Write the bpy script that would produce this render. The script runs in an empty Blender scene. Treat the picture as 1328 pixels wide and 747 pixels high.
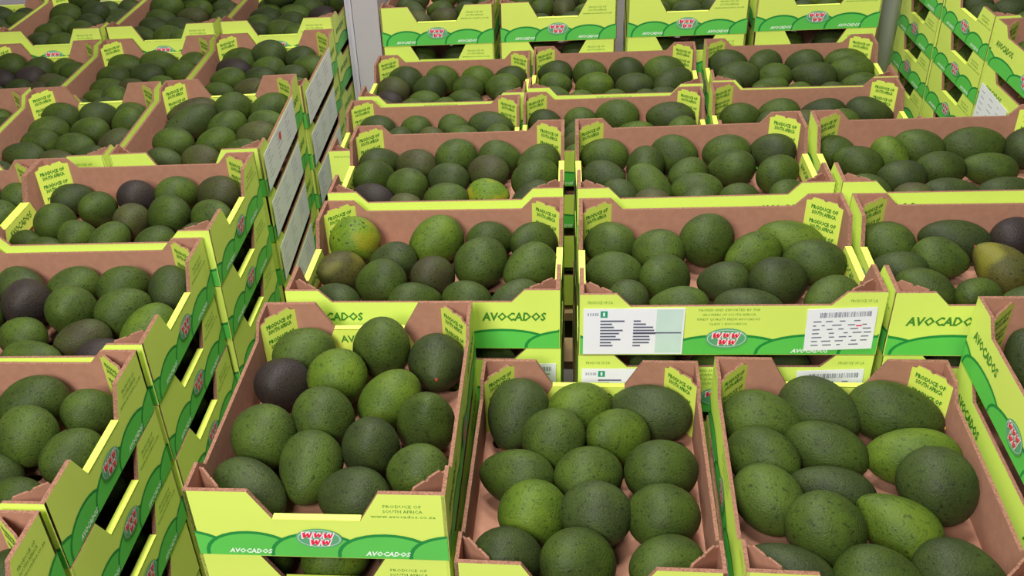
import bpy, bmesh, math, random
from mathutils import Vector, Matrix
rnd = random.Random(7)
C = bpy.context.scene.collection
PI = math.pi
# ------------------------------------------------------------------ camera
F, YAW, PITCH, ROLL, CX, CY = 1344.90, -0.187025, 0.638485, -0.100906, -123.456, 147.503
cy_, sy_, cp_, sp_ = math.cos(YAW), math.sin(YAW), math.cos(PITCH), math.sin(PITCH)
FWD = Vector((sy_*cp_, cy_*cp_, -sp_)); R0 = Vector((cy_, -sy_, 0)); U0 = R0.cross(FWD)
RGT = math.cos(ROLL)*R0 + math.sin(ROLL)*U0
UPV = -math.sin(ROLL)*R0 + math.cos(ROLL)*U0
cam = bpy.data.objects.new('camera', bpy.data.cameras.new('camera')); C.objects.link(cam)
m = Matrix((RGT, UPV, -FWD)).transposed().to_4x4(); cam.matrix_world = m
cam.data.sensor_width = 36; cam.data.sensor_fit = 'HORIZONTAL'
cam.data.lens = F/1328*36; cam.data.shift_x = -CX/1328; cam.data.shift_y = CY/1328
cam.data.clip_start = 0.02
sc = bpy.context.scene; sc.camera = cam
# ------------------------------------------------------------------ light
w = bpy.data.worlds.new('world'); sc.world = w; w.use_nodes = True
w.node_tree.nodes['Background'].inputs[0].default_value = (0.93, 0.95, 1.0, 1)
w.node_tree.nodes['Background'].inputs[1].default_value = 0.10
def area(name, loc, target, sx, sy, power, col=(1, 1, 1)):
    l = bpy.data.lights.new(name, 'AREA'); l.shape = 'RECTANGLE'; l.size = sx; l.size_y = sy
    l.energy = power; l.color = col
    o = bpy.data.objects.new(name, l); C.objects.link(o); o.location = loc
    o.rotation_euler = (Vector(target)-Vector(loc)).to_track_quat('-Z', 'Y').to_euler()
area('shop_window_light', (-0.55, -1.0, 0.85), (0.0, 1.1, -0.8), 0.8, 0.9, 80, (1, 0.99, 0.96))
for k, y in enumerate((0.7, 1.8, 3.0)):
    area('ceiling_tube_light', (-0.16, y, 1.5), (-0.16, y, -1), 0.5, 0.22, 37, (1, 0.98, 0.95))
sc.view_settings.view_transform = 'Standard'; sc.view_settings.look = 'None'
sc.view_settings.exposure = 0.0; sc.view_settings.gamma = 1
sc.view_settings.use_curve_mapping = False
sc.render.film_transparent = False
# ------------------------------------------------------------------ materials
def lin(r, g, b):
    f = lambda c: ((c/255)/12.92) if c/255 <= .04045 else ((c/255+.055)/1.055)**2.4
    return (f(r), f(g), f(b), 1)
def mat(name, col, rough=.6, noise=0.0, scale=60, bump=0.0, spec=.5, col2=None):
    mt = bpy.data.materials.new(name); mt.use_nodes = True
    nt = mt.node_tree; b = nt.nodes['Principled BSDF']
    b.inputs['Base Color'].default_value = col; b.inputs['Roughness'].default_value = rough
    b.inputs['Specular IOR Level'].default_value = spec
    if noise or bump or col2:
        tc = nt.nodes.new('ShaderNodeTexCoord'); n = nt.nodes.new('ShaderNodeTexNoise')
        n.inputs['Scale'].default_value = scale; n.inputs['Detail'].default_value = 4
        nt.links.new(tc.outputs['Object'], n.inputs['Vector'])
        if noise or col2:
            r = nt.nodes.new('ShaderNodeValToRGB')
            c2 = col2 or tuple(c*(1-noise) for c in col[:3])+(1,)
            r.color_ramp.elements[0].position = .35; r.color_ramp.elements[1].position = .65
            r.color_ramp.elements[0].color = c2; r.color_ramp.elements[1].color = col
            nt.links.new(n.outputs['Fac'], r.inputs['Fac']); nt.links.new(r.outputs['Color'], b.inputs['Base Color'])
        if bump:
            bp = nt.nodes.new('ShaderNodeBump'); bp.inputs['Strength'].default_value = bump
            bp.inputs['Distance'].default_value = .001
            nt.links.new(n.outputs['Fac'], bp.inputs['Height']); nt.links.new(bp.outputs['Normal'], b.inputs['Normal'])
    return mt
KRAFT = mat('kraft_board', lin(172, 124, 100), .8, .10, 90, .15, .2)
EDGE = mat('corrugated_edge', lin(150, 108, 88), .9, .45, 420, .5, .1)
LIME = mat('lime_print', lin(214, 231, 104), .45, .03, 8, 0, .4)
LIMEP = mat('lime_tab_print', lin(212, 230, 92), .5, .03, 20, 0, .4)
HILL = mat('hill_green_ink', lin(92, 192, 80), .45, .05, 20, 0, .4)
HILLD = mat('hill_outline_ink', lin(30, 134, 60), .45, 0, 20, 0, .4)
INKG = mat('dark_green_ink', lin(62, 130, 40), .5)
INKW = mat('white_ink', lin(235, 245, 230), .5)
OVAL = mat('badge_green', lin(92, 160, 116), .4)
OVALR = mat('badge_rim', lin(176, 208, 186), .4)
RED = mat('badge_red', lin(226, 30, 66), .4)
PINK = mat('badge_outline', lin(244, 222, 230), .4)
PAPER = mat('label_paper', lin(236, 234, 240), .35, .02, 30)
FILM = mat('label_pale_window', lin(200, 222, 212), .35, .06, 30)
INKK = mat('label_grey_ink', lin(96, 98, 120), .5)
INKL = mat('label_faint_ink', lin(168, 168, 182), .5)
TEAL = mat('label_teal_ink', lin(30, 150, 110), .5)
WALL = mat('painted_wall', lin(176, 168, 172), .7, .03, 3)
STEEL = mat('grey_post_paint', lin(188, 182, 192), .32, 0, 3, 0, .6); 
DTRIM = mat('dark_trim_paint', lin(96, 92, 98), .4)
FLOORM = mat('concrete_floor', lin(120, 116, 112), .5, .15, 6, .1)
WOOD = mat('pallet_wood', lin(170, 140, 100), .8, .2, 30, .2)
STEM = mat('stem_scar', lin(150, 48, 34), .7)
STEMY = mat('stem_scar_tan', lin(214, 170, 70), .7)

def avo_mat(name, base, alt, fleck, dark, patch=None, spots=False):
    mt = bpy.data.materials.new(name); mt.use_nodes = True; nt = mt.node_tree; L = nt.links
    b = nt.nodes['Principled BSDF']; N = nt.nodes.new
    tc = N('ShaderNodeTexCoord'); oi = N('ShaderNodeObjectInfo')
    add = N('ShaderNodeVectorMath'); add.operation = 'ADD'
    mul = N('ShaderNodeVectorMath'); mul.operation = 'SCALE'
    comb = N('ShaderNodeCombineXYZ')
    for i in range(3): L.new(oi.outputs['Random'], comb.inputs[i])
    L.new(comb.outputs[0], mul.inputs[0]); mul.inputs['Scale'].default_value = 37
    L.new(tc.outputs['Object'], add.inputs[0]); L.new(mul.outputs[0], add.inputs[1])
    def noise(scale, det=3):
        n = N('ShaderNodeTexNoise'); n.inputs['Scale'].default_value = scale; n.inputs['Detail'].default_value = det
        L.new(add.outputs[0], n.inputs['Vector']); return n
    def ramp(src, p0, c0, p1, c1):
        r = N('ShaderNodeValToRGB'); e = r.color_ramp.elements
        e[0].position, e[0].color, e[1].position, e[1].color = p0, c0, p1, c1
        L.new(src, r.inputs['Fac']); return r
    def mix(fac, a, c):
        mx = N('ShaderNodeMixRGB'); L.new(fac, mx.inputs[0])
        for i, s in ((1, a), (2, c)):
            if isinstance(s, tuple): mx.inputs[i].default_value = s
            else: L.new(s, mx.inputs[i])
        return mx.outputs[0]
    big = noise(1.1, 2)
    c = ramp(big.outputs['Fac'], .36, base, .66, alt).outputs[0]
    # pebbled skin: voronoi cells, object space unit = fruit radius
    v = N('ShaderNodeTexVoronoi'); v.inputs['Scale'].default_value = 15; L.new(add.outputs[0], v.inputs['Vector'])
    fr = ramp(v.outputs['Distance'], .12, (1, 1, 1, 1), .26, (0, 0, 0, 1))
    c = mix(ramp(fr.outputs[0], 0, (0, 0, 0, 1), 1, (.5, .5, .5, 1)).outputs[0], c, fleck)
    fine = noise(9, 5)
    c = mix(ramp(fine.outputs['Fac'], .56, (0, 0, 0, 1), .70, (.75, .75, .75, 1)).outputs[0], c, dark)
    vd = N('ShaderNodeTexVoronoi'); vd.inputs['Scale'].default_value = 7.5; L.new(add.outputs[0], vd.inputs['Vector'])
    sel = ramp(noise(1.7, 2).outputs['Fac'], .45, (0, 0, 0, 1), .6, (.8, .8, .8, 1)).outputs[0]
    dots = ramp(vd.outputs['Distance'], .10, (1, 1, 1, 1), .20, (0, 0, 0, 1)).outputs[0]
    mm = N('ShaderNodeMath'); mm.operation = 'MULTIPLY'; L.new(sel, mm.inputs[0]); L.new(dots, mm.inputs[1])
    c = mix(mm.outputs[0], c, lin(34, 36, 18))
    if spots:
        v2 = N('ShaderNodeTexVoronoi'); v2.inputs['Scale'].default_value = 4.2; L.new(add.outputs[0], v2.inputs['Vector'])
        c = mix(ramp(v2.outputs['Distance'], .14, (1, 1, 1, 1), .24, (0, 0, 0, 1)).outputs[0], c, lin(48, 40, 22))
    if patch:
        pn = noise(.9, 1)
        c = mix(ramp(pn.outputs['Fac'], .56, (0, 0, 0, 1), .7, (1, 1, 1, 1)).outputs[0], c, patch)
    hs = N('ShaderNodeHueSaturation'); L.new(c, hs.inputs['Color'])
    mr = N('ShaderNodeMapRange'); L.new(oi.outputs['Random'], mr.inputs['Value'])
    mr.inputs['To Min'].default_value = .82; mr.inputs['To Max'].default_value = 1.2
    L.new(mr.outputs[0], hs.inputs['Value']); L.new(hs.outputs[0], b.inputs['Base Color'])
    bp = N('ShaderNodeBump'); bp.inputs['Strength'].default_value = .38; bp.inputs['Distance'].default_value = .0016
    v3 = N('ShaderNodeTexVoronoi'); v3.inputs['Scale'].default_value = 21; v3.feature = 'SMOOTH_F1'
    L.new(add.outputs[0], v3.inputs['Vector']); L.new(v3.outputs['Distance'], bp.inputs['Height'])
    bp.invert = True
    L.new(bp.outputs[0], b.inputs['Normal'])
    b.inputs['Roughness'].default_value = .52; b.inputs['Specular IOR Level'].default_value = .17
    return mt
AM = {
 'g': avo_mat('skin_green', lin(50, 63, 23), lin(62, 79, 25), lin(88, 101, 46), lin(28, 37, 14)),
 'd': avo_mat('skin_dark_green', lin(45, 55, 27), lin(54, 67, 28), lin(78, 88, 48), lin(28, 31, 17)),
 'k': avo_mat('skin_purple_black', lin(46, 39, 38), lin(48, 42, 34), lin(70, 62, 56), lin(29, 23, 25)),
 'y': avo_mat('skin_yellow_green', lin(60, 79, 21), lin(78, 97, 25), lin(94, 110, 44), lin(32, 43, 13)),
 'b': avo_mat('skin_olive_brown', lin(56, 55, 32), lin(60, 66, 30), lin(86, 86, 52), lin(36, 33, 22)),
 'Y': avo_mat('skin_yellow_patch', lin(72, 96, 20), lin(92, 114, 26), lin(114, 128, 46), lin(38, 46, 13), lin(116, 118, 26), True),
 'B': avo_mat('skin_brown_patch', lin(60, 62, 28), lin(74, 70, 28), lin(92, 90, 46), lin(40, 34, 20), lin(96, 94, 30)),
}
WORD = {'g': 'green', 'd': 'dark green', 'k': 'purplish black', 'y': 'yellow-green', 'b': 'olive-brown',
        'Y': 'spotted yellow-green', 'B': 'brown-patched'}
# ------------------------------------------------------------------ mesh helpers
def mesh(name, bm, mats):
    me = bpy.data.meshes.new(name); bm.to_mesh(me); bm.free()
    for q in mats: me.materials.append(q)
    return me
def link(name, me, parent=None, loc=None, rot=None):
    o = bpy.data.objects.new(name, me); C.objects.link(o)
    if parent: o.parent = parent
    if loc: o.location = loc
    if rot: o.rotation_euler = rot
    return o
def box(bm, a, b, mi=0):
    vs = [bm.verts.new((x, y, z)) for x in (a[0], b[0]) for y in (a[1], b[1]) for z in (a[2], b[2])]
    for q in ((0, 1, 3, 2), (4, 6, 7, 5), (0, 4, 5, 1), (2, 3, 7, 6), (0, 2, 6, 4), (1, 5, 7, 3)):
        f = bm.faces.new([vs[i] for i in q]); f.material_index = mi
def slab(bm, pts, y0, y1, mo=0, mi_=1, me_=2, xf=None):
    """polygon in x,z (counter-clockwise seen from -y) extruded y0 (outer) .. y1 (inner)"""
    xf = xf or (lambda p: p)
    A = [bm.verts.new(xf((x, y0, z))) for x, z in pts]; B = [bm.verts.new(xf((x, y1, z))) for x, z in pts]
    f = bm.faces.new(A); f.material_index = mo
    f = bm.faces.new(B[::-1]); f.material_index = mi_
    n = len(pts)
    for i in range(n):
        j = (i+1) % n; f = bm.faces.new((A[j], A[i], B[i], B[j])); f.material_index = me_
def poly(bm, pts, y, mi):
    f = bm.faces.new([bm.verts.new((x, y, z)) for x, z in pts]); f.material_index = mi
def add_text(bm, s, x, z, size, y, mi, shear=0.0, width=None, bold=0.0):
    cu = bpy.data.curves.new('t', 'FONT'); cu.body = s; cu.size = size; cu.align_x = 'CENTER'; cu.align_y = 'CENTER'
    cu.resolution_u = 1; cu.shear = shear; cu.offset = bold
    o = bpy.data.objects.new('t', cu); C.objects.link(o)
    dg = bpy.context.evaluated_depsgraph_get(); me = bpy.data.meshes.new_from_object(o.evaluated_get(dg))
    xs = [v.co.x for v in me.vertices]; wd = (max(xs)-min(xs)) or 1
    k = (width/wd) if width else 1
    off = len(bm.verts); vs = [bm.verts.new((x+v.co.x*k, y, z+v.co.y)) for v in me.vertices]
    for p in me.polygons:
        try: f = bm.faces.new([vs[i] for i in p.vertices]); f.material_index = mi
        except ValueError: pass
    bpy.data.objects.remove(o); bpy.data.curves.remove(cu); bpy.data.meshes.remove(me)
# ------------------------------------------------------------------ tray prototype
TL, TS, TH = 0.398, 0.294, 0.0985       # length, width, height
T = 0.0045
def end_outline(wd):
    h = TH; a, b = .25*wd, .33*wd; lo = h*.585
    return [(-wd/2, .0), (wd/2, .0), (wd/2, h), (wd/2-a, h), (wd/2-b, lo), (-wd/2+b, lo), (-wd/2+a, h), (-wd/2, h)]
def side_outline(ln):
    h = TH; a, b = .125*ln, .172*ln; lo = h*.80
    return [(-ln/2, 0), (ln/2, 0), (ln/2, h), (ln/2-a, h), (ln/2-b, lo), (-ln/2+b, lo), (-ln/2+a, h), (-ln/2, h)]
def hills(bm, wd, valleys, top, y):
    """overlapping ellipse hills clipped at the panel edges, each an outline and a fill"""
    e = .0012; x0, x1 = -wd/2+.0005, wd/2-.0005
    for k in range(len(valleys)-1):
        a, b = valleys[k]*wd-wd/2, valleys[k+1]*wd-wd/2
        c, r = (a+b)/2, (b-a)/2*1.42
        for lay, (rr, tt) in enumerate(((r, top), (r-.0045, top-.004))):
            pts = []
            for i in range(17):
                t = PI*i/16; x = c+rr*math.cos(t); z = e+(tt-e)*math.sin(t)**.85
                x = min(max(x, x0), x1)
                pts.append((x, z))
            q = [pts[0]]
            for p in pts[1:]:
                if abs(p[0]-q[-1][0]) > 1e-5: q.append(p)
                elif p[1] > q[-1][1] and abs(p[0]-x1) < 1e-5: q.append(p)
                elif abs(p[0]-x0) < 1e-5 and p[1] < q[-1][1]: q.append(p)
            q2 = [p for i, p in enumerate(q) if i == 0 or (abs(p[0]-q[i-1][0])+abs(p[1]-q[i-1][1])) > 1e-5]
            if len(q2) < 3: continue
            if q2[-1][1] > e+1e-5: q2.append((q2[-1][0], e))
            if q2[0][1] > e+1e-5: q2.insert(0, (q2[0][0], e))
            poly(bm, q2[::-1] if False else q2, y-(.00006*(2*k+lay+1)), lay)
def fix(bm, flip=True):
    bm.normal_update()
    for f in bm.faces:
        if f.normal.y > .5: f.normal_flip()
def badge(wd=.048, ht=.024):
    bm = bmesh.new()
    def ell(a, b, y, mi, n=24): poly(bm, [(a*math.cos(2*PI*i/n), b*math.sin(2*PI*i/n)) for i in range(n)], y, mi)
    ell(wd/2, ht/2, -.0000, 0); ell(wd/2*.93, ht/2*.88, -.0002, 1); ell(wd/2*.88, ht/2*.8, -.0004, 0)
    def wob(cx, cz, s, y, mi, g):     # slanted three-stroke script letter
        s_ = s
        P = [(-.9, .8), (-.3, .8), (-.15, 0), (.2, .75), (.55, .75), (.65, 0), (1.05, .8), (1.35, .8), (.8, -.85), (.35, -.85), (.15, -.1), (-.3, -.85), (-.7, -.85)]
        c = Vector((.15, 0)); out = []
        for x, z in P:
            x2, z2 = x, z
            if g: x2, z2 = x+(.22 if x > .2 else -.22), z+(.25 if z > 0.3 else (-.25 if z < -.3 else (-.12 if False else .0)))
            out.append((cx+(x2+z2*.15)*s_*.0056, cz+z2*s_*.0052))
        poly(bm, out, y, mi)
    for cx, cz, s in ((-.0140, .0052, 1.0), (-.0012, .0056, .85), (.0105, .0050, .95), (-.0055, -.0054, 1.0), (.0068, -.0058, .9)):
        wob(cx, cz, s, -.0006, 2, 1)
    for cx, cz, s in ((-.0140, .0052, 1.0), (-.0012, .0056, .85), (.0105, .0050, .95), (-.0055, -.0054, 1.0), (.0068, -.0058, .9)):
        wob(cx, cz, s*.92, -.0008, 3, 0)
    fix(bm); return mesh('badge', bm, [OVAL, OVALR, PINK, RED])
ME = {}
ME['badge'] = badge(.054, .030); ME['badge_long'] = badge(.056, .033)
bm = bmesh.new(); slab(bm, end_outline(TS-.001), 0, T*1.3); ME['end'] = mesh('end_panel', bm, [LIME, KRAFT, EDGE])
bm = bmesh.new(); slab(bm, side_outline(TL), 0, T); ME['side'] = mesh('side_panel', bm, [LIME, KRAFT, EDGE])
EV = [-.19, .085, .35, .62, .90, 1.17]
bm = bmesh.new(); hills(bm, TS-.002, EV, TH*.40, -.0003)
for x in (.215, .76): add_text(bm, 'AVOCADOS', (x-.5)*TS, TH*.09, .0095, -.0014, 2, .3, .052, .0003)
for i, (s, wd_) in enumerate((('PRODUCE OF', .042), ('SOUTH AFRICA', .044), ('www.avocados.co.za', .072))):
    add_text(bm, s, .335*TS, TH*(.82-.075*i), .0062, -.0004, 3, 0, wd_)
fix(bm); ME['end_art'] = mesh('printed_artwork', bm, [HILLD, HILL, INKW, INKG])
SV = [-.21, .07, .345, .655, .93, 1.21]
bm = bmesh.new(); hills(bm, TL-.001, SV, TH*.35, -.0003)
for x in (-.335, .335): add_text(bm, 'AVOCADOS', x*TL, TH*.55, .0185, -.0004, 3, .12, .092, .0006)
fix(bm); ME['art_a'] = mesh('printed_artwork', bm, [HILLD, HILL, INKW, INKG])
bm = bmesh.new(); hills(bm, TL-.001, SV, TH*.35, -.0003)
for x in (-.43, .43): add_text(bm, 'PRODUCE OF S.A.', x*TL, TH*.87, .006, -.0004, 3, 0, .034)
for i, wd_ in enumerate((.08, .07, .082, .05)): add_text(bm, ('PACKED AND EXPORTED BY THE', 'GROWERS OF SOUTH AFRICA', 'FINEST QUALITY FRESH AVOCADOS', 'CLASS 1 AVOCADOS')[i], 0, TH*(.74-.075*i), .005, -.0004, 3, 0, wd_)
for x in (-.28, .28): add_text(bm, 'AVOCADOS', x*TL, TH*.07, .0085, -.0014, 2, .3, .05, .0003)
fix(bm); ME['art_b'] = mesh('printed_artwork', bm, [HILLD, HILL, INKW, INKG])
bm = bmesh.new(); es = []
def loop(pts):
    vs = [bm.verts.new((x, y, .005)) for x, y in pts]
    for i in range(len(vs)): es.append(bm.edges.new((vs[i], vs[(i+1) % len(vs)])))
loop([(-TL/2+T, -TS/2+T), (TL/2-T, -TS/2+T), (TL/2-T, TS/2-T), (-TL/2+T, TS/2-T)])
for hx, hy in ((-.128, .122), (-.128, -.122), (.128, .122), (.128, -.122), (-.02, .0), (.09, .0)):
    loop([(hx+.014*math.cos(2*PI*i/12), hy+.010*math.sin(2*PI*i/12)) for i in range(12)])
bmesh.ops.triangle_fill(bm, use_beauty=True, use_dissolve=False, edges=es)
g_ = bmesh.ops.extrude_face_region(bm, geom=list(bm.faces))
for v in g_['geom']:
    if isinstance(v, bmesh.types.BMVert): v.co.z = .001
bmesh.ops.recalc_face_normals(bm, faces=bm.faces)
# vent holes: dark oval cut-outs through the floor board
ME['floor'] = mesh('tray_floor', bm, [KRAFT])
# fold-over flap: lime trapezoid hanging inside the end panel under the notch
bm = bmesh.new(); hw = TS*.17; lo = TH*.585
slab(bm, [(-hw-.018, lo-.036), (hw+.018, lo-.036), (hw, lo+.0012), (-hw, lo+.0012)], 0, .0028, 0, 1, 2)
add_text(bm, 'AVOCADOS', 0, lo-.016, .016, -.0003, 3, 0, .085, .0004)
bm.normal_update()
box(bm, (-hw, .0, lo+.0001), (hw, .0034+T*1.3+.0004, lo+.0014), 0)
bm.normal_update()
ME['flap'] = mesh('fold_over_flap', bm, [LIMEP, KRAFT, EDGE, INKG])
# corner post: diagonal printed board with a torn top edge
PX, PY = .047, .040; PLEN = math.hypot(PX, PY)
bm = bmesh.new(); l = PLEN/2
slab(bm, [(-l, .005), (l, .005), (l, TH-.008), (l*.72, TH-.006), (l*.60, TH-.001), (l*.1, TH-.0015), (0, TH-.004), (-l*.12, TH-.001), (-l*.66, TH-.0012), (-l*.74, TH-.006), (-l, TH-.008)], 0, .003, 0, 1, 2)
for i in range(3):
    for j, s in enumerate(('PRODUCE OF', 'SOUTH AFRICA')):
        add_text(bm, s, 0, TH-.016-.0235*i-.0085*j, .0085, -.0003, 3, 0, .044-.004*j, .0004)
bm.normal_update()
ME['post'] = mesh('corner_post', bm, [LIMEP, KRAFT, EDGE, INKG])
# whole tray as one mesh (for those hidden inside the stacks)
def joined(parts):
    bm = bmesh.new()
    for me, M in parts:
        n0 = len(bm.verts); bm.from_mesh(me); bm.verts.ensure_lookup_table()
        for v in bm.verts[n0:]: v.co = M @ v.co
    return bm
def place_end(s): return Matrix.Translation((s*TL/2, 0, 0)) @ Matrix.Rotation(s*PI/2, 4, 'Z')
def place_side(s): return Matrix.Translation((0, s*TS/2, 0)) @ Matrix.Rotation(0 if s < 0 else PI, 4, 'Z')
def place_post(sx, sy):
    # board's printed face looks to the tray centre
    c = Vector((sx*(TL/2-T-PX/2), sy*(TS/2-T-PY/2), 0)); d = Vector((-sx*PY, -sy*PX, 0))
    ang = math.atan2(d.y, d.x)+PI/2
    return Matrix.Translation(c) @ Matrix.Rotation(ang, 4, 'Z')
def place_flap(s): return Matrix.Translation((s*(TL/2-T*1.3-.0034), 0, 0)) @ Matrix.Rotation(-s*PI/2, 4, 'Z')
bm = joined([(ME['end'], place_end(1)), (ME['end'], place_end(-1)), (ME['side'], place_side(1)), (ME['side'], place_side(-1)), (ME['floor'], Matrix())])
ME['plain'] = mesh('avocado_tray', bm, [LIME, KRAFT, EDGE])
def tray(loc, rz, label, group, full=True):
    if not full:
        o = link('avocado_tray', ME['plain'], None, loc, (0, 0, rz))
    else:
        o = link('avocado_tray', None, None, loc, (0, 0, rz))
        def part(nm, me, M, par=o):
            p = link(nm, me, par); p.matrix_local = M; return p
        part('tray_floor', ME['floor'], Matrix())
        for s in (1, -1):
            e = part('end_panel', ME['end'], place_end(s))
            part('printed_artwork', ME['end_art'], Matrix(), e)
            part('oval_badge', ME['badge'], Matrix.Translation((.0, -.0016, TH*.32)), e)
            part('fold_over_flap', ME['flap'], place_flap(s))
            d = part('side_panel', ME['side'], place_side(s))
            part('printed_artwork', ME['art_a' if s < 0 else 'art_b'], Matrix(), d)
            part('oval_badge', ME['badge_long'], Matrix.Translation((0, -.0016, TH*.285)), d)
            for s2 in (1, -1): part('corner_post', ME['post'], place_post(s, s2))
    o['label'] = label; o['category'] = 'tray'; o['group'] = group
    return o
# ------------------------------------------------------------------ avocado prototypes
def avo_mesh(k, seed, neck=0.0, NS=28, NR=18):
    bm = bmesh.new(); r = random.Random(seed)
    prof = []
    for i in range(NR+1):
        t = math.cos(PI*i/NR)      # 1 = stem end
        rad = math.sqrt(max(0, 1-t*t))*(1-k*t)*(1-neck*max(0, t)**2)
        prof.append((rad, t))
    mx = max(p[0] for p in prof); ph = [r.uniform(0, 6.28) for _ in range(3)]
    rings = []
    for rad, t in prof:
        if rad < 1e-6: rings.append([bm.verts.new((0, 0, t))]); continue
        row = []
        for j in range(NS):
            a = 2*PI*j/NS; q = rad/mx*(1+.018*math.sin(2*a+ph[0]+t)+.012*math.sin(3*a+ph[1]-2*t))
            row.append(bm.verts.new((q*math.cos(a)+.04*t*math.sin(ph[2]), q*math.sin(a), t)))
        rings.append(row)
    for i in range(NR):
        A, B = rings[i], rings[i+1]
        for j in range(NS):
            j2 = (j+1) % NS
            if len(A) == 1: bm.faces.new((A[0], B[j], B[j2]))
            elif len(B) == 1: bm.faces.new((A[j2], A[j], B[0]))
            else: bm.faces.new((A[j2], A[j], B[j], B[j2]))
    bmesh.ops.recalc_face_normals(bm, faces=bm.faces)
    for f in bm.faces: f.smooth = True
    return bm
SHAPES = [(.05, 1, 0), (.10, 2, 0), (.16, 3, .05), (.03, 4, 0), (.2, 5, .12)]
AV = {}
for c in AM:
    for i, sh in enumerate(SHAPES): AV[c, i] = mesh('avocado', avo_mesh(*sh), [AM[c]])
def stem_mesh(mt):
    bm = bmesh.new(); bmesh.ops.create_cone(bm, cap_ends=True, segments=8, radius1=.075, radius2=.05, depth=.07)
    return mesh('stem', bm, [mt])
STEMS = {'r': stem_mesh(STEM), 't': stem_mesh(STEMY)}
def ray(u, v):
    return FWD + RGT*((u-664-CX)/F) - UPV*((v-373.5-CY)/F)
H_ = math.radians
# name: kind, x, y, top z, yaw deg, levels shown in detail, levels plain, flip, phrase
TR = {
'F1':('S',-.2838,1.0160,-.7436,.6,3,2,0,'raised front tray','nearest tray standing one level higher, white flare of light on its end'),
'F2':('S',.0193,1.0045,-.8325,-.4,1,3,0,'middle front tray',''),
'F3':('S',.3310,.9885,-.8168,-1.0,1,3,0,'right front tray',''),
'F4':('S',.6576,1.0190,-.7407,0,2,3,1,'tray cut by right edge',''),
'A1':('L',-.2187,1.4125,-.7568,-.2,2,3,0,'row two left tray',''),
'A2':('L',.2050,1.3757,-.7417,.5,2,3,1,'white-labelled tray',''),
'A3':('L',.6152,1.3765,-.7433,-.4,2,3,0,'row two right tray',''),
'B1':('L',-.2205,1.7371,-.7572,.3,3,2,0,'row three left tray',''),
'B2':('L',.1991,1.7114,-.7447,1.1,3,2,0,'row three centre tray',''),
'B3':('L',.6091,1.7045,-.7404,0,3,2,0,'row three right tray',''),
'C1':('L',-.3265,2.1979,-.8796,.6,2,2,1,'row four left tray',''),
'C2':('L',.0797,2.2081,-.8775,.4,2,2,1,'row four centre tray',''),
'C3':('L',.4935,2.2146,-.8727,-1.0,2,2,1,'row four right tray',''),
'D1':('L',-.3184,2.5321,-.8883,-.8,1,3,1,'row five left tray',''),
'D2':('L',.0878,2.5293,-.8806,-1.0,1,3,1,'row five centre tray',''),
'D3':('L',.5087,2.5335,-.8796,-1.4,1,3,1,'row five right tray',''),
'R1':('S',-.3560,2.8990,-.7746,-.9,2,3,0,'back row leftmost tray',''),
'R2':('S',-.0464,2.8946,-.7747,-1.0,2,3,0,'back row second tray',''),
'R3':('S',.2743,2.8993,-.7765,-1.2,2,3,0,'back row third tray',''),
'R4':('S',.5837,2.9036,-.7757,-.5,2,3,0,'back row rightmost tray',''),
'L0':('L',-.7570,.6010,-.7160,.1,2,3,0,'left stack, nearest tray',''),
'L1':('L',-.7575,.9050,-.7160,.1,3,2,0,'left stack, second tray',''),
'L2':('L',-.7592,1.2090,-.7172,1.2,3,2,0,'left stack, third tray',''),
'L3':('L',-.7552,1.5110,-.7096,.9,3,2,0,'left stack, fourth tray',''),
'P3':('L',-1.1600,1.5180,-.7160,1.0,1,4,0,'left edge fourth tray',''),
'L4c':('S',-1.3530,1.9500,-.7543,2.6,1,4,0,'left block far-left tray',''),
'L4b':('S',-1.0480,1.9590,-.7543,2.8,1,4,0,'left block middle tray',''),
'L4a':('S',-.7412,1.9681,-.7523,2.6,4,1,0,'left block corner tray',''),
'L5d':('S',-1.6700,2.3740,-.783,1.0,1,4,0,'left block row six outer tray',''),
'L5c':('S',-1.3620,2.3740,-.783,1.0,1,4,0,'left block row six left tray',''),
'L5b':('S',-1.0550,2.3750,-.783,1.0,1,4,0,'left block row six middle tray',''),
'L5a':('S',-.7480,2.3790,-.783,1.2,4,1,0,'left block row six right tray',''),
'L6d':('S',-1.6680,2.7860,-.7565,.0,1,4,0,'left block last row outer tray',''),
'L6c':('S',-1.3620,2.7830,-.7565,-.3,1,4,0,'left block last row left tray',''),
'L6b':('S',-1.0560,2.7840,-.7565,-.5,1,4,0,'left block last row middle tray',''),
'L6a':('S',-.7500,2.7860,-.7565,-.5,3,2,0,'left block last row right tray',''),
'G1':('S',1.0550,2.2300,-.7750,3.15,4,1,1,'right stack, near tray',''),
'G2':('L',1.0880,2.5940,-.7750,3.15,4,1,0,'right stack, middle tray',''),
'G3':('L',1.0710,2.8970,-.7750,3.15,4,1,0,'right stack, far tray',''),
'G4':('L',1.0550,3.2000,-.7750,3.15,3,2,0,'right stack, farthest tray',''),
}
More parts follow.
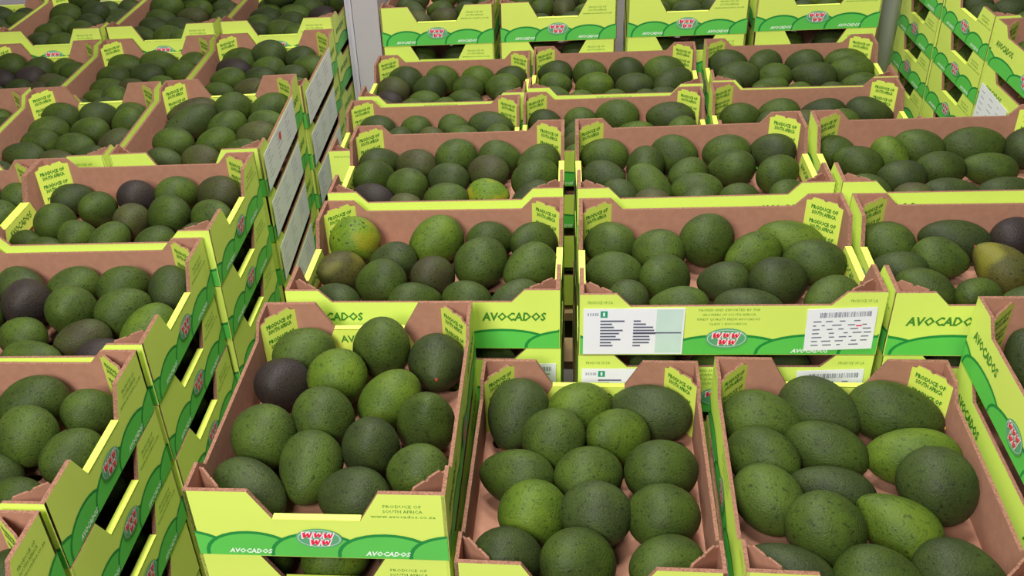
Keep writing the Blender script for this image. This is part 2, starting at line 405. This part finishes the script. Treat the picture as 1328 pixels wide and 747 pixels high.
# avocados: u v width height tilt colour  (image pixels of the whole outline)
AVO = {
'F1':"395 458 82 66 20 g;360 498 72 70 0 k;496 449 74 78 0 g;569 473 72 74 0 dr;438 490 76 76 0 y;506 519 90 70 45 y;419 546 82 80 -30 g;555 546 76 82 0 g;487 584 76 78 20 d;343 567 84 84 0 g;401 613 96 80 70 g;450 640 92 78 0 d;324 634 104 76 -35 dr;542 612 84 76 20 g",
'F2':"664 543 96 76 250 dr;751 523 84 74 10 y;853 543 102 72 -12 d;717 575 80 82 0 g;800 568 82 76 0 y;664 624 96 76 -12 g;768 617 90 78 20 g;867 612 96 82 8 g;694 670 90 88 0 y;788 677 92 88 0 d;876 673 98 86 -5 g;666 733 88 86 -20 d;760 742 100 90 0 g;866 736 98 84 10 g",
'F3':"979 538 98 74 -12 g;1071 536 104 76 -28 d;1171 537 116 78 -16 gt;983 594 92 76 -30 g;1064 588 104 72 -22 g;1168 594 112 78 -4 y;989 650 98 82 -50 g;1078 638 106 66 -18 d;1230 645 110 94 -60 d;1080 691 104 94 -40 g;1174 690 114 82 -35 y;1268 737 116 88 -20 d;1034 738 112 76 -32 d;1153 754 110 90 -10 g",
'F4':"1342 470 90 70 -60 d;1330 560 90 70 -60 d",
'A1':"466 305 66 62 0 Y;567 307 72 60 30 y;637 304 58 52 0 g;690 316 62 54 0 g;510 340 60 52 0 d;441 353 64 56 0 B;625 338 70 64 45 g;560 360 58 54 0 b;495 369 66 60 20 g;688 348 74 60 30 g;606 390 64 50 -10 g;537 390 70 50 10 g;436 392 62 50 -20 d;668 390 70 50 25 d",
'A2':"783 317 64 56 0 g;856 326 66 58 0 g;918 309 68 66 0 g;791 355 72 54 0 g;859 361 66 60 0 g;975 327 74 56 20 y;1014 304 82 50 -12 y;938 366 64 54 0 d;1062 340 76 58 -10 g;1009 366 72 64 0 d;880 398 76 54 0 g;971 401 86 54 -8 d;1078 388 72 58 20 g;811 393 54 58 -40 d",
'A3':"1147 317 68 56 -10 g;1170 354 68 52 -10 d;1238 308 84 50 -10 d;1218 337 70 54 -10 g;1312 310 58 56 0 k;1297 347 78 58 140 Br;1214 378 76 56 -30 g;1264 386 56 54 -10 g;1312 394 62 50 0 g",
'B1':"495 206 54 40 15 d;542 216 54 44 -10 b;591 201 54 52 0 g;647 200 54 46 0 g;482 229 54 44 10 g;528 242 54 46 0 g;582 232 54 44 0 d;638 219 54 46 0 b;697 211 56 46 10 g;694 233 64 50 25 g;579 259 58 42 0 g;633 254 54 44 0 Y;484 259 56 40 -10 k;690 256 58 44 20 d",
'B2':"783 201 60 46 0 g;784 231 54 46 0 d;838 216 54 48 0 gr;843 242 66 44 -45 g;871 194 58 48 -10 g;939 189 58 46 0 g;892 228 52 44 20 g;948 218 58 46 0 g;903 247 64 44 0 g;1002 196 56 46 0 d;956 258 50 40 0 g;1010 225 58 48 30 g;1024 253 54 40 10 g;807 254 50 40 -40 d",
'B3':"1083 188 50 40 -10 g;1107 207 62 44 -20 g;1156 203 56 42 -50 y;1190 188 62 46 -20 g;1258 185 74 48 0 gt;1169 231 58 46 0 d;1219 220 60 46 0 g;1283 219 66 40 -8 g;1322 192 54 50 0 dr;1234 253 70 44 0 d;1302 251 70 42 5 d;1128 250 56 44 -30 g",
'C1':"492 163 46 36 0 d;540 166 40 34 0 g;589 166 40 34 0 g;637 162 58 36 -10 d",
'C2':"699 158 42 34 0 d;755 152 42 36 0 g;809 147 54 42 0 g;869 151 60 40 -5 d;812 164 50 30 0 y",
'C3':"959 152 48 36 0 g;1010 146 50 36 0 g;1070 146 54 36 0 d;1125 146 58 38 -8 d",
'D1':"523 99 44 36 0 d;572 99 42 36 0 g;621 98 42 34 0 y;666 98 42 32 0 d;509 114 42 34 0 b;560 114 42 36 0 d;608 115 40 34 0 g;653 113 46 34 0 g;506 130 38 28 -15 k;551 131 42 28 0 g;603 131 44 28 0 g",
'D2':"719 95 44 34 0 d;765 96 42 36 0 g;812 94 44 38 0 d;861 93 52 38 -5 g;720 111 42 34 0 g;771 113 48 36 180 yt;825 112 48 34 0 d;878 108 54 36 20 d;722 127 40 28 -15 g;862 125 40 26 0 d",
'D3':"949 76 48 38 0 d;992 80 42 38 0 d;1041 79 46 36 0 d;1096 76 52 36 -5 g;956 91 52 36 0 d;1003 96 42 34 0 g;1056 98 56 38 -10 d;1108 94 54 38 0 g;1000 112 44 28 0 g;1140 104 44 30 0 g",
'R1':"540 -2 34 26 0 d;575 -3 34 26 0 g;608 0 30 26 0 d;537 18 34 28 -20 d;571 15 34 26 0 g;604 16 30 26 0 d;545 28 34 26 -20 b;574 24 36 26 0 b;612 28 30 24 0 d;512 10 30 26 0 d;630 10 24 24 0 d",
'R2':"668 2 34 28 0 g;700 0 34 28 0 d;735 0 32 26 0 d;765 2 32 26 0 g;671 20 32 26 0 d;704 12 34 28 20 g;731 13 36 30 0 br;760 18 32 26 0 g;700 30 32 24 0 d;740 28 32 24 0 d;785 10 28 24 0 d",
'R3':"840 0 34 26 0 d;872 2 32 26 0 y;905 0 34 26 0 g;940 2 32 28 0 d;855 16 32 28 0 g;892 14 38 26 0 d;926 10 34 28 0 d;875 28 34 24 0 g;908 28 34 24 0 d;955 18 26 26 0 d",
'R4':"1005 -4 34 26 0 g;1038 -4 34 26 0 d;1074 -2 40 28 0 y;1108 -4 34 26 0 d;1040 14 32 28 0 d;1075 14 34 28 0 g;1110 14 32 26 0 g;1010 14 30 26 0 d",
'L0':"-20 700 70 70 0 g;4 728 60 70 0 d;-40 750 90 70 0 g",
'L1':"44 516 88 70 15 g;38 568 78 78 20 g;118 537 72 64 0 g;87 590 84 68 30 g;0 612 64 60 0 d;28 650 74 60 0 g;-16 540 60 60 0 k;-30 590 60 60 0 g;62 668 60 50 0 g",
'L2':"23 366 62 52 0 d;30 390 64 62 0 k;97 371 68 52 10 g;91 403 66 64 0 g;162 375 68 58 20 g;222 377 58 66 0 d;163 404 74 60 25 g;28 440 66 54 0 g;190 424 76 54 25 y;107 443 72 52 15 b;42 465 80 52 0 g;133 462 66 48 10 k;-18 410 54 54 0 g;-16 365 50 46 0 g",
'L3':"97 256 54 40 20 d;126 272 50 46 0 g;178 258 50 48 -30 k;231 252 54 48 0 g;284 254 58 50 0 b;67 294 54 52 0 g;220 281 56 54 10 g;166 292 48 46 0 b;276 283 56 48 10 g;103 308 50 44 0 g;147 309 60 42 40 g;46 322 56 40 0 g;203 315 54 42 10 g;250 310 46 40 10 b;15 320 46 36 0 g",
'P3':"24 260 44 44 0 g;12 288 46 46 0 g;-8 250 40 40 0 d;-16 300 44 44 0 g",
'L4c':"12 142 42 32 0 g;2 165 42 32 0 g;-14 180 42 30 0 d;-12 145 40 30 0 g;20 180 36 26 0 d",
'L4b':"84 148 50 38 5 g;133 148 48 38 10 d;67 167 50 36 10 g;117 171 52 36 5 g;168 162 46 42 40 g;180 139 44 34 0 g;52 186 52 38 0 g;98 191 52 36 0 g;152 186 48 36 10 b;20 206 60 38 -8 d;68 211 50 34 0 b;118 206 44 34 0 d",
'L4a':"254 132 64 36 8 b;303 141 50 42 10 g;352 142 54 40 10 g;247 161 74 40 28 d;294 164 52 38 20 g;346 161 50 36 0 g;225 187 54 42 0 g;281 185 52 38 10 y;333 177 54 38 5 b;213 210 50 36 0 d;261 208 52 38 0 b;316 200 50 38 0 g",
'L5d':"2 72 36 28 0 g;-8 92 36 28 0 d",
'L5c':"20 80 42 34 0 g;57 81 42 32 0 d;98 73 36 28 0 g;37 99 40 30 0 k;80 92 40 30 0 g;72 107 40 26 0 b;3 98 38 28 0 k;22 114 38 24 0 d;50 116 34 24 0 b;5 118 36 24 0 d",
'L5b':"152 81 48 32 5 g;200 81 52 34 0 g;243 77 38 30 0 g;140 102 46 32 0 g;188 99 46 32 5 d;229 95 44 30 0 g;124 117 46 26 5 g;165 116 42 28 0 b;206 112 40 26 0 g;118 128 36 22 0 g",
'L5a':"304 70 46 34 0 g;350 66 46 36 0 d;393 59 42 32 0 d;299 88 46 32 0 k;346 84 46 32 0 g;388 80 44 30 0 g;288 104 48 32 5 g;335 101 44 30 0 d;320 116 48 28 0 b;372 96 42 28 0 d;281 120 42 26 0 g;358 110 40 26 0 g",
'L6d':"7 20 36 26 0 d;27 30 38 26 0 g;-4 36 34 24 0 d;8 46 36 24 0 d;38 16 30 22 0 d;28 48 30 22 0 g",
'L6c':"90 18 44 32 0 g;128 14 38 28 0 d;80 34 40 28 0 g;118 29 38 26 0 d;149 24 36 24 0 d;66 42 40 26 0 g;106 40 38 26 0 g;50 56 40 26 0 d;82 57 42 28 0 g;108 0 40 26 0 g;146 2 38 26 0 d;130 -12 38 26 0 g;165 -8 34 26 0 d",
'L6b':"213 10 44 32 0 g;199 24 42 28 0 g;242 22 42 26 0 b;190 35 40 26 0 d;225 36 42 26 0 d;182 49 38 26 0 g;215 48 42 28 0 g;250 8 34 24 0 d;180 12 34 24 0 d;220 -8 40 26 0 g;256 -10 40 26 0 d;240 -20 38 26 0 g;205 -18 38 26 0 d;272 -18 36 26 0 g",
'L6a':"342 7 42 28 0 d;385 6 44 28 0 g;344 20 42 26 0 d;383 18 42 26 0 g;336 32 40 26 0 g;367 40 44 28 0 g;376 28 38 24 0 d;328 42 40 24 0 d;310 14 36 24 0 g;330 -6 38 26 0 g;366 -8 40 26 0 d;402 -8 40 26 0 g;350 -20 38 26 0 g;390 -20 38 26 0 d;318 -18 38 26 0 d;408 20 38 24 0 k",
'G1':"1330 60 44 34 0 g;1345 30 44 34 0 d",
'G2':"1262 4 40 34 0 d;1308 10 46 34 0 d;1290 -6 40 30 0 g",
}
GROUPROWS = {'F':'front row of trays','A':'second row of trays','B':'third row of trays','C':'fourth row of trays','D':'fifth row of trays','R':'back row of trays','L':'left block of trays','P':'left block of trays','G':'right stack of trays'}
ORD = ['first','second','third','fourth','fifth','sixth','seventh','eighth']
UNDER = ['', 'directly under', 'two levels under', 'three levels under']
TOPLAB = {
'F1':'raised avocado tray nearest the camera, full end panel and badge in view',
'F2':'avocado tray in the middle of the front row, one level lower',
'F3':'avocado tray right of the middle front tray, fruit lying slantwise',
'F4':'avocado tray cut by the right photo edge, long lettered side and big badge',
'A1':'avocado tray behind the raised front tray, spotted yellow-green fruit at its left',
'A2':'avocado tray with two white paper labels on its long front',
'A3':'avocado tray right of the white-labelled one, brown-patched fruit inside',
}
trays = {}
for nm, (kind, x, y, zt, yaw, full, plain, flip, ph, _) in TR.items():
    base = math.radians(yaw) + (PI/2 if kind == 'S' else 0)
    if flip: base += PI
    for lv in range(full+plain):
        jx = 0 if lv == 0 else rnd.uniform(-.0015, .0015); jr = 0 if lv == 0 else rnd.uniform(-.004, .004)
        jy = 0 if lv == 0 else rnd.uniform(-.0015, .0015)
        if lv == 0: lab = TOPLAB.get(nm, 'lime and green cardboard avocado tray, the ' + ph.replace(' tray', ' one'))
        elif lv < full: lab = 'avocado tray %s the %s' % (UNDER[lv], ph)
        else: lab = 'avocado tray hidden low inside the stacks under other trays'
        g = GROUPROWS[nm[0]] if lv < full else 'trays hidden low in the stacks'
        o = tray((x+jx, y+jy, zt-TH*(lv+1)-.0003*lv), base+jr, lab, g, lv < full)
        trays[nm, lv] = o
bpy.context.view_layer.update()
def solve(u, v, wpx, hpx, ang, zf, flag=False):
    """outline in the picture -> centre, axis, diameter, length of a fruit lying on z = zf"""
    if hpx > wpx: wpx, hpx = hpx, wpx; ang += 90
    e = wpx/hpx; hpx *= 1.035
    d = ray(u, v); dn = d.normalized(); r = RGT; p = math.cos(H_(ang))*RGT + math.sin(H_(ang))*UPV
    E = max(1.16, e*1.02, 1.16+.14*((u*7+v*3) % 1.7)/1.7)
    # apparent^2 = c^2 E^2 + s^2
    c2 = min(1, max(0, (e*e-1)/(E*E-1))); c, s = math.sqrt(c2), math.sqrt(1-c2)
    a1 = p*c + dn*s; a2 = p*c - dn*s
    ax = (a1 if abs(a1.z) < abs(a2.z) else a2) if c > .75 else (a1 if abs(a1.z) > abs(a2.z) else a2)
    ax.normalize()
    if flag:
        if e < 1.22: ax = (-dn - .45*UPV).normalized()
        elif ax.dot(p) < 0: ax = -ax
    elif ((u*13+v*5) % 2) < 1: ax = -ax
    ez = .036; D = .07
    for _ in range(6):
        P = d*((zf+ez)/d.z); depth = P.dot(FWD)
        D = hpx*depth/F; Lh = D*E/2
        ez = math.sqrt((D/2)**2*(1-ax.z**2)+(Lh*ax.z)**2)
    return P, ax, D, D*E, ez
n_av = 0
def line_name(i, n):
    return {0:'rear line'}.get(i, ORD[i]+' line')
STUFF = []
SPOTS = {}
def put_fruit(nm, lv, items, ph, stuff=False):
    """items: world centre, axis, D, L, colour"""
    T_ = trays[nm, lv]; Mi = T_.matrix_world.inverted(); zf = T_.matrix_world.translation.z+.006
    its = []
    for P, ax, D, Ln, ez, c in items:
        q = Mi @ P; al = Mi.to_3x3() @ ax
        ex = math.sqrt((D/2)**2*(1-al.x**2)+(Ln/2*al.x)**2); ey = math.sqrt((D/2)**2*(1-al.y**2)+(Ln/2*al.y)**2)
        its.append([q.copy(), q.copy(), al, D, Ln, ex, ey, c, ez])
    def clamp(t):
        bx, by = TL/2-.0075-t[5], TS/2-.0065-t[6]
        t[0].x = min(max(t[0].x, -bx), bx); t[0].y = min(max(t[0].y, -by), by)
    def sup(t, d):    # half extent of the ellipsoid along unit d
        k = d.dot(t[2]); return math.sqrt((t[3]/2)**2*(1-k*k)+(t[4]/2*k)**2)
    for it in range(30):
        for i in range(len(its)):
            for j in range(i+1, len(its)):
                a, b = its[i], its[j]; d = b[0]-a[0]; L_ = d.length
                if L_ < 1e-4: continue
                d /= L_; ov = (sup(a, d)+sup(b, d))*.94-L_
                if ov > 0:
                    s = d*(ov*.25); s.z *= .35; a[0] -= s; b[0] += s
        for t in its:
            t[0] += (t[1]-t[0])*.03; t[0].z = max(t[0].z, t[8]+.0055); t[0].z = min(t[0].z, max(t[8]+.02, TH-.012-t[8]*.35)); clamp(t)
    # naming by line and rank, lines counted from the far side, rank from the left
    R3 = T_.matrix_world
    SPOTS[nm, lv] = [t[0].copy() for t in its]
    if stuff:
        for t in its: STUFF.append((R3 @ t[0], R3.to_3x3() @ t[2], t[3], t[4], t[7][0]))
        return
    W = [(R3 @ t[0], t) for t in its]
    W.sort(key=lambda q: -q[0].y)
    lines = []; 
    for q in W:
        if lines and lines[-1][0][0].y-q[0].y < .045: lines[-1].append(q)
        else: lines.append([q])
    for li, ln in enumerate(lines):
        ln.sort(key=lambda q: q[0].x)
        for k, (Pw, t) in enumerate(ln):
            c = t[7][0]; st = t[7][1:]
            fruit(Pw, T_.matrix_world.to_3x3() @ t[2], t[3], t[4], c, st,
                  '%s avocado, %s from left, %s, %s' % (WORD[c], ORD[k], line_name(li, 0), ph), 'avocados in the '+ph)
def fruit(P, ax, D, Ln, c, st, label, group):
    global n_av
    n_av += 1
    o = link('avocado', AV[c, (n_av*7+int(D*1e5)) % 5])
    q = ax.to_track_quat('Z', 'Y').to_matrix().to_4x4() @ Matrix.Rotation((n_av*2.399) % 6.283, 4, 'Z')
    o.matrix_world = Matrix.Translation(P) @ q @ Matrix.Diagonal((D/2, D/2, Ln/2, 1))
    o['label'] = label; o['category'] = 'avocado'; o['group'] = group
    if st:
        s = link('stem', STEMS[st[0]], o); s['label'] = 'reddish stem scar' if st[0] == 'r' else 'tan stem scar'
        # scar on the end that faces the camera
        s.location = (0, 0, .985)
for nm, txt in AVO.items():
    zf = TR[nm][3]-TH+.006; items = []
    for rec in txt.split(';'):
        a = rec.split(); u, v, wp, hp, ang = map(float, a[:5])
        P, ax, D, Ln, ez = solve(u, v, wp, hp, ang, zf, len(a[5]) > 1)
        items.append((P, ax, D, Ln, ez, a[5]))
    put_fruit(nm, 0, items, TR[nm][8])
# fruit glimpsed through the notches of the trays below: laid against the open side
def glimpse(nm, lv, spots):
    T_ = trays[nm, lv]; items = []
    for x, y, c in spots:
        D = .068+.006*((x*91+y*57) % 1); ax = Vector((math.cos(x*40+y*9), math.sin(x*40+y*9), .15)).normalized()
        Pw = T_.matrix_world @ Vector((x, y, .006+D*.5))
        items.append((Pw, ax, D, D*1.22, D*.5+.002, c))
    put_fruit(nm, lv, items, ('tray %s %s' % (UNDER[lv], TR[nm][8])), nm != 'F1' or lv > 1)
for nm, lv in (('F1', 1), ('F1', 2)): glimpse(nm, lv, ((-.145, -.095, 'd'), (-.145, .0, 'y'), (-.145, .09, 'g')))
for nm in ('A1', 'A2', 'A3'):
    s = 1 if nm == 'A2' else -1
    glimpse(nm, 1, ((-.09, s*.1, 'd'), (0, s*.1, 'g'), (.09, s*.1, 'd')))
for nm in ('R1', 'R2', 'R3', 'R4'): glimpse(nm, 1, ((-.145, -.05, 'd'), (-.145, .05, 'g')))
for nm in ('L0', 'L1', 'L2', 'L3'):
    for lv in ((1,) if nm == 'L0' else (1, 2)): glimpse(nm, lv, ((.145, -.05, 'g'), (.145, .04, 'd'), (.07, 0, 'd')))
for nm in ('G2', 'G3'):
    for lv in (1, 2, 3): glimpse(nm, lv, ((-.145, -.045, 'd'), (-.145, .045, 'g'), (-.07, 0, 'd')))
# fruit on the sides of the trays that the photo does not show: one joined mass
for nm in TR:
    have = SPOTS.get((nm, 0), []); T_ = trays[nm, 0]; k = 0
    for i in range(5):
        for j in range(4):
            q = Vector((-.150+.075*i, -.102+.068*j, .006+.034))
            if all((q.xy-s.xy).length > .067 for s in have):
                have.append(q); k += 1
                ax = T_.matrix_world.to_3x3() @ Vector((math.cos(i*2.1+j), math.sin(i*2.1+j), .1)).normalized()
                STUFF.append((T_.matrix_world @ q, ax, .066, .074, 'gdgbd'[(i*3+j*2) % 5]))
LOW = avo_mesh(.1, 2, 0, 16, 10); LOW.verts.ensure_lookup_table()
lv_ = [v.co.copy() for v in LOW.verts]; LOW.verts.index_update(); lf_ = [[v.index for v in f.verts] for f in LOW.faces]; LOW.free()
ck = list(AM); vs_, fs_, mi_l = [], [], []
for P, ax, D, Ln, c in STUFF:
    M = Matrix.Translation(P) @ ax.to_track_quat('Z', 'Y').to_matrix().to_4x4() @ Matrix.Diagonal((D/2, D/2, Ln/2, 1))
    o0 = len(vs_); vs_ += [M @ v for v in lv_]; fs_ += [[i+o0 for i in f] for f in lf_]; mi_l += [ck.index(c)]*len(lf_)
me = bpy.data.meshes.new('further_avocados'); me.from_pydata(vs_, [], fs_)
for c in ck:
    mt = AM[c].copy(); me.materials.append(mt)
    for n in mt.node_tree.nodes:           # metres instead of fruit radii
        if n.type in ('TEX_VORONOI', 'TEX_NOISE'): n.inputs['Scale'].default_value *= 26
me.polygons.foreach_set('material_index', mi_l); me.polygons.foreach_set('use_smooth', [True]*len(fs_))
o = link('further_avocados', me); o['kind'] = 'stuff'; o['category'] = 'avocado'
o['label'] = 'remaining avocados half hidden in the lower and partly unseen trays'
# ------------------------------------------------------------------ paper labels stuck on trays
def sheet(tr, side, x0, x1, z0, z1, kind, rot=0, nm='paper_label', lab=None):
    bm = bmesh.new(); w_, h_ = x1-x0, z1-z0
    box(bm, (-w_/2, -.0004, -h_/2), (w_/2, 0, h_/2), 0); y = -.0006
    def rect(a, b, c, d, mi, yy=y): poly(bm, [(a*w_/2, c*h_/2), (b*w_/2, c*h_/2), (b*w_/2, d*h_/2), (a*w_/2, d*h_/2)], yy, mi)
    r = random.Random(int(x0*1000)+kind)
    if kind == 0:       # shipping sheet with two columns
        rect(.45, .97, -.94, .96, 1, -.0005)
        rect(-.66, -.52, .62, .9, 3); rect(-.61, -.57, .68, .84, 0, -.0008)
        for q in (-.92, -.87, -.82, -.77, -.73): rect(q, q+.03, .7, .82, 5)
        for i in range(9):
            z = .5-.135*i; rect(-.66, -.66+r.uniform(.18, .55), z-.07, z, 2)
            rect(.0, r.uniform(.12, .45), z-.07, z, 2)
        rect(.0, .95, -.08, -.02, 2)
    elif kind == 1:     # barcode sheet
        x = -.62
        while x < .85:
            b = r.choice((.008, .014, .022)); rect(x, x+b, .58, .82, 2); x += b+r.choice((.01, .016, .03))
        for i in range(7):
            z = .42-.19*i; x = -.8
            while x < .7: b = r.uniform(.08, .3); rect(x, x+b, z-.05, z, 2); x += b+r.uniform(.05, .3)
        rect(.45, .62, .12, .18, 4)
    else:               # big sheet with rough columns of print
        for k in range(3):
            for i in range(6):
                z = .75-.25*i; a = -.85+.6*k; rect(a, a+r.uniform(.1, .34), z-.04, z, 5)
        if kind == 3: rect(-.1, .02, .2, .62, 4)
    fix(bm)
    me = mesh(nm, bm, [PAPER, FILM, INKK, TEAL, RED, INKL])
    o = link(nm, me, tr); o.matrix_local = place_side(side) @ Matrix.Translation(((x0+x1)/2, -.0022, (z0+z1)/2)) @ Matrix.Rotation(rot, 4, 'Y')
    o['label'] = lab or 'white printed paper label'
for lv in (0, 1):
    sheet(trays['A2', lv], 1, -.194, -.058, .003, .0775, 0)
    sheet(trays['A2', lv], 1, .102, .190, .010, .076, 1, -.04)
sheet(trays['A1', 1], -1, .11, .192, .012, .074, 1)
for nm in ('L4a', 'L5a'):
    for lv in (0, 1, 2, 3): sheet(trays[nm, lv], -1, -.185, .115, .004, .079, 3 if (nm, lv) == ('L4a', 0) else 2)
sheet(trays['G1', 1], -1, -.198, -.045, -.045, .056, 2, .05)
# ------------------------------------------------------------------ setting
def struct(name, bm, mt):
    o = link(name, mesh(name, bm, [mt])); o['kind'] = 'structure'; return o
ZF = -1.392
bm = bmesh.new(); box(bm, (-4, -2.5, ZF-.1), (4, 3.7, ZF)); struct('floor', bm, FLOORM)
bm = bmesh.new(); box(bm, (-4, 3.45, ZF), (4, 3.6, 1.6)); struct('wall_back', bm, WALL)
# boxed column with ribbed edge in the aisle between the left block and the back row
bm = bmesh.new(); box(bm, (-.580, 2.716, ZF), (-.512, 2.95, 1.6)); struct('trim_1', bm, WALL)
bm = bmesh.new(); box(bm, (-.600, 2.722, ZF), (-.590, 2.95, 1.6)); box(bm, (-.589, 2.712, ZF), (-.581, 2.95, 1.6)); struct('trim_2', bm, STEEL)
# round steel post right of the back row
bm = bmesh.new()
bmesh.ops.create_cone(bm, cap_ends=True, segments=28, radius1=.029, radius2=.029, depth=2.6)
for f in bm.faces: f.smooth = len(f.verts) == 4
o = link('steel_post', None, None, (.800, 2.90, ZF)); o['label'] = 'round grey steel post between the back row and the right stack'; o['category'] = 'post'
p = link('post_tube', mesh('post_tube', bm, [STEEL]), o, (0, 0, 1.306))
bm = bmesh.new(); box(bm, (-.06, -.06, 0), (.06, .06, .006)); link('base_plate', mesh('base_plate', bm, [STEEL]), o)
# wooden pallets under the stacks
def pallet(x0, x1, y0, y1, ztop, rz, where):
    cx, cy = (x0+x1)/2, (y0+y1)/2; w_, d_ = x1-x0, y1-y0; h = ztop-ZF
    o = link('wooden_pallet', None, None, (cx, cy, ZF), (0, 0, rz)); o['label'] = 'wooden pallet on the floor under '+where; o['category'] = 'pallet'
    o['group'] = 'pallets under the stacks'
    n = max(4, int(d_/.16)); bm = bmesh.new(); box(bm, (-w_/2, -.045, h-.02), (w_/2, .045, h)); me = mesh('deck_board', bm, [WOOD])
    for i in range(n): link('deck_board', me, o, (0, -d_/2+.05+(d_-.1)*i/(n-1), 0))
    bm = bmesh.new(); box(bm, (-.05, -d_/2, 0), (.05, d_/2, h-.0205)); me = mesh('runner', bm, [WOOD])
    for x in (-w_/2+.06, 0, w_/2-.06): link('runner', me, o, (x, 0, 0))
pallet(-.435, .815, .81, 1.245, -1.2425, 0, 'the front row')
pallet(-.43, .82, 1.255, 1.90, -1.253, 0, 'the second and third rows')
pallet(-.53, .72, 2.04, 2.68, -1.285, 0, 'the fourth and fifth rows')
pallet(-.52, .745, 2.695, 3.11, -1.2735, 0, 'the back row')
pallet(-1.37, -.55, .45, 1.68, -1.2140, 0, 'the left trays')
pallet(-1.84, -.58, 1.735, 3.0, -1.2800, 0, 'the left block')
pallet(.85, 1.30, 2.02, 3.38, -1.2720, .055, 'the right stack')
print('avocados', n_av, 'objects', len(bpy.data.objects))
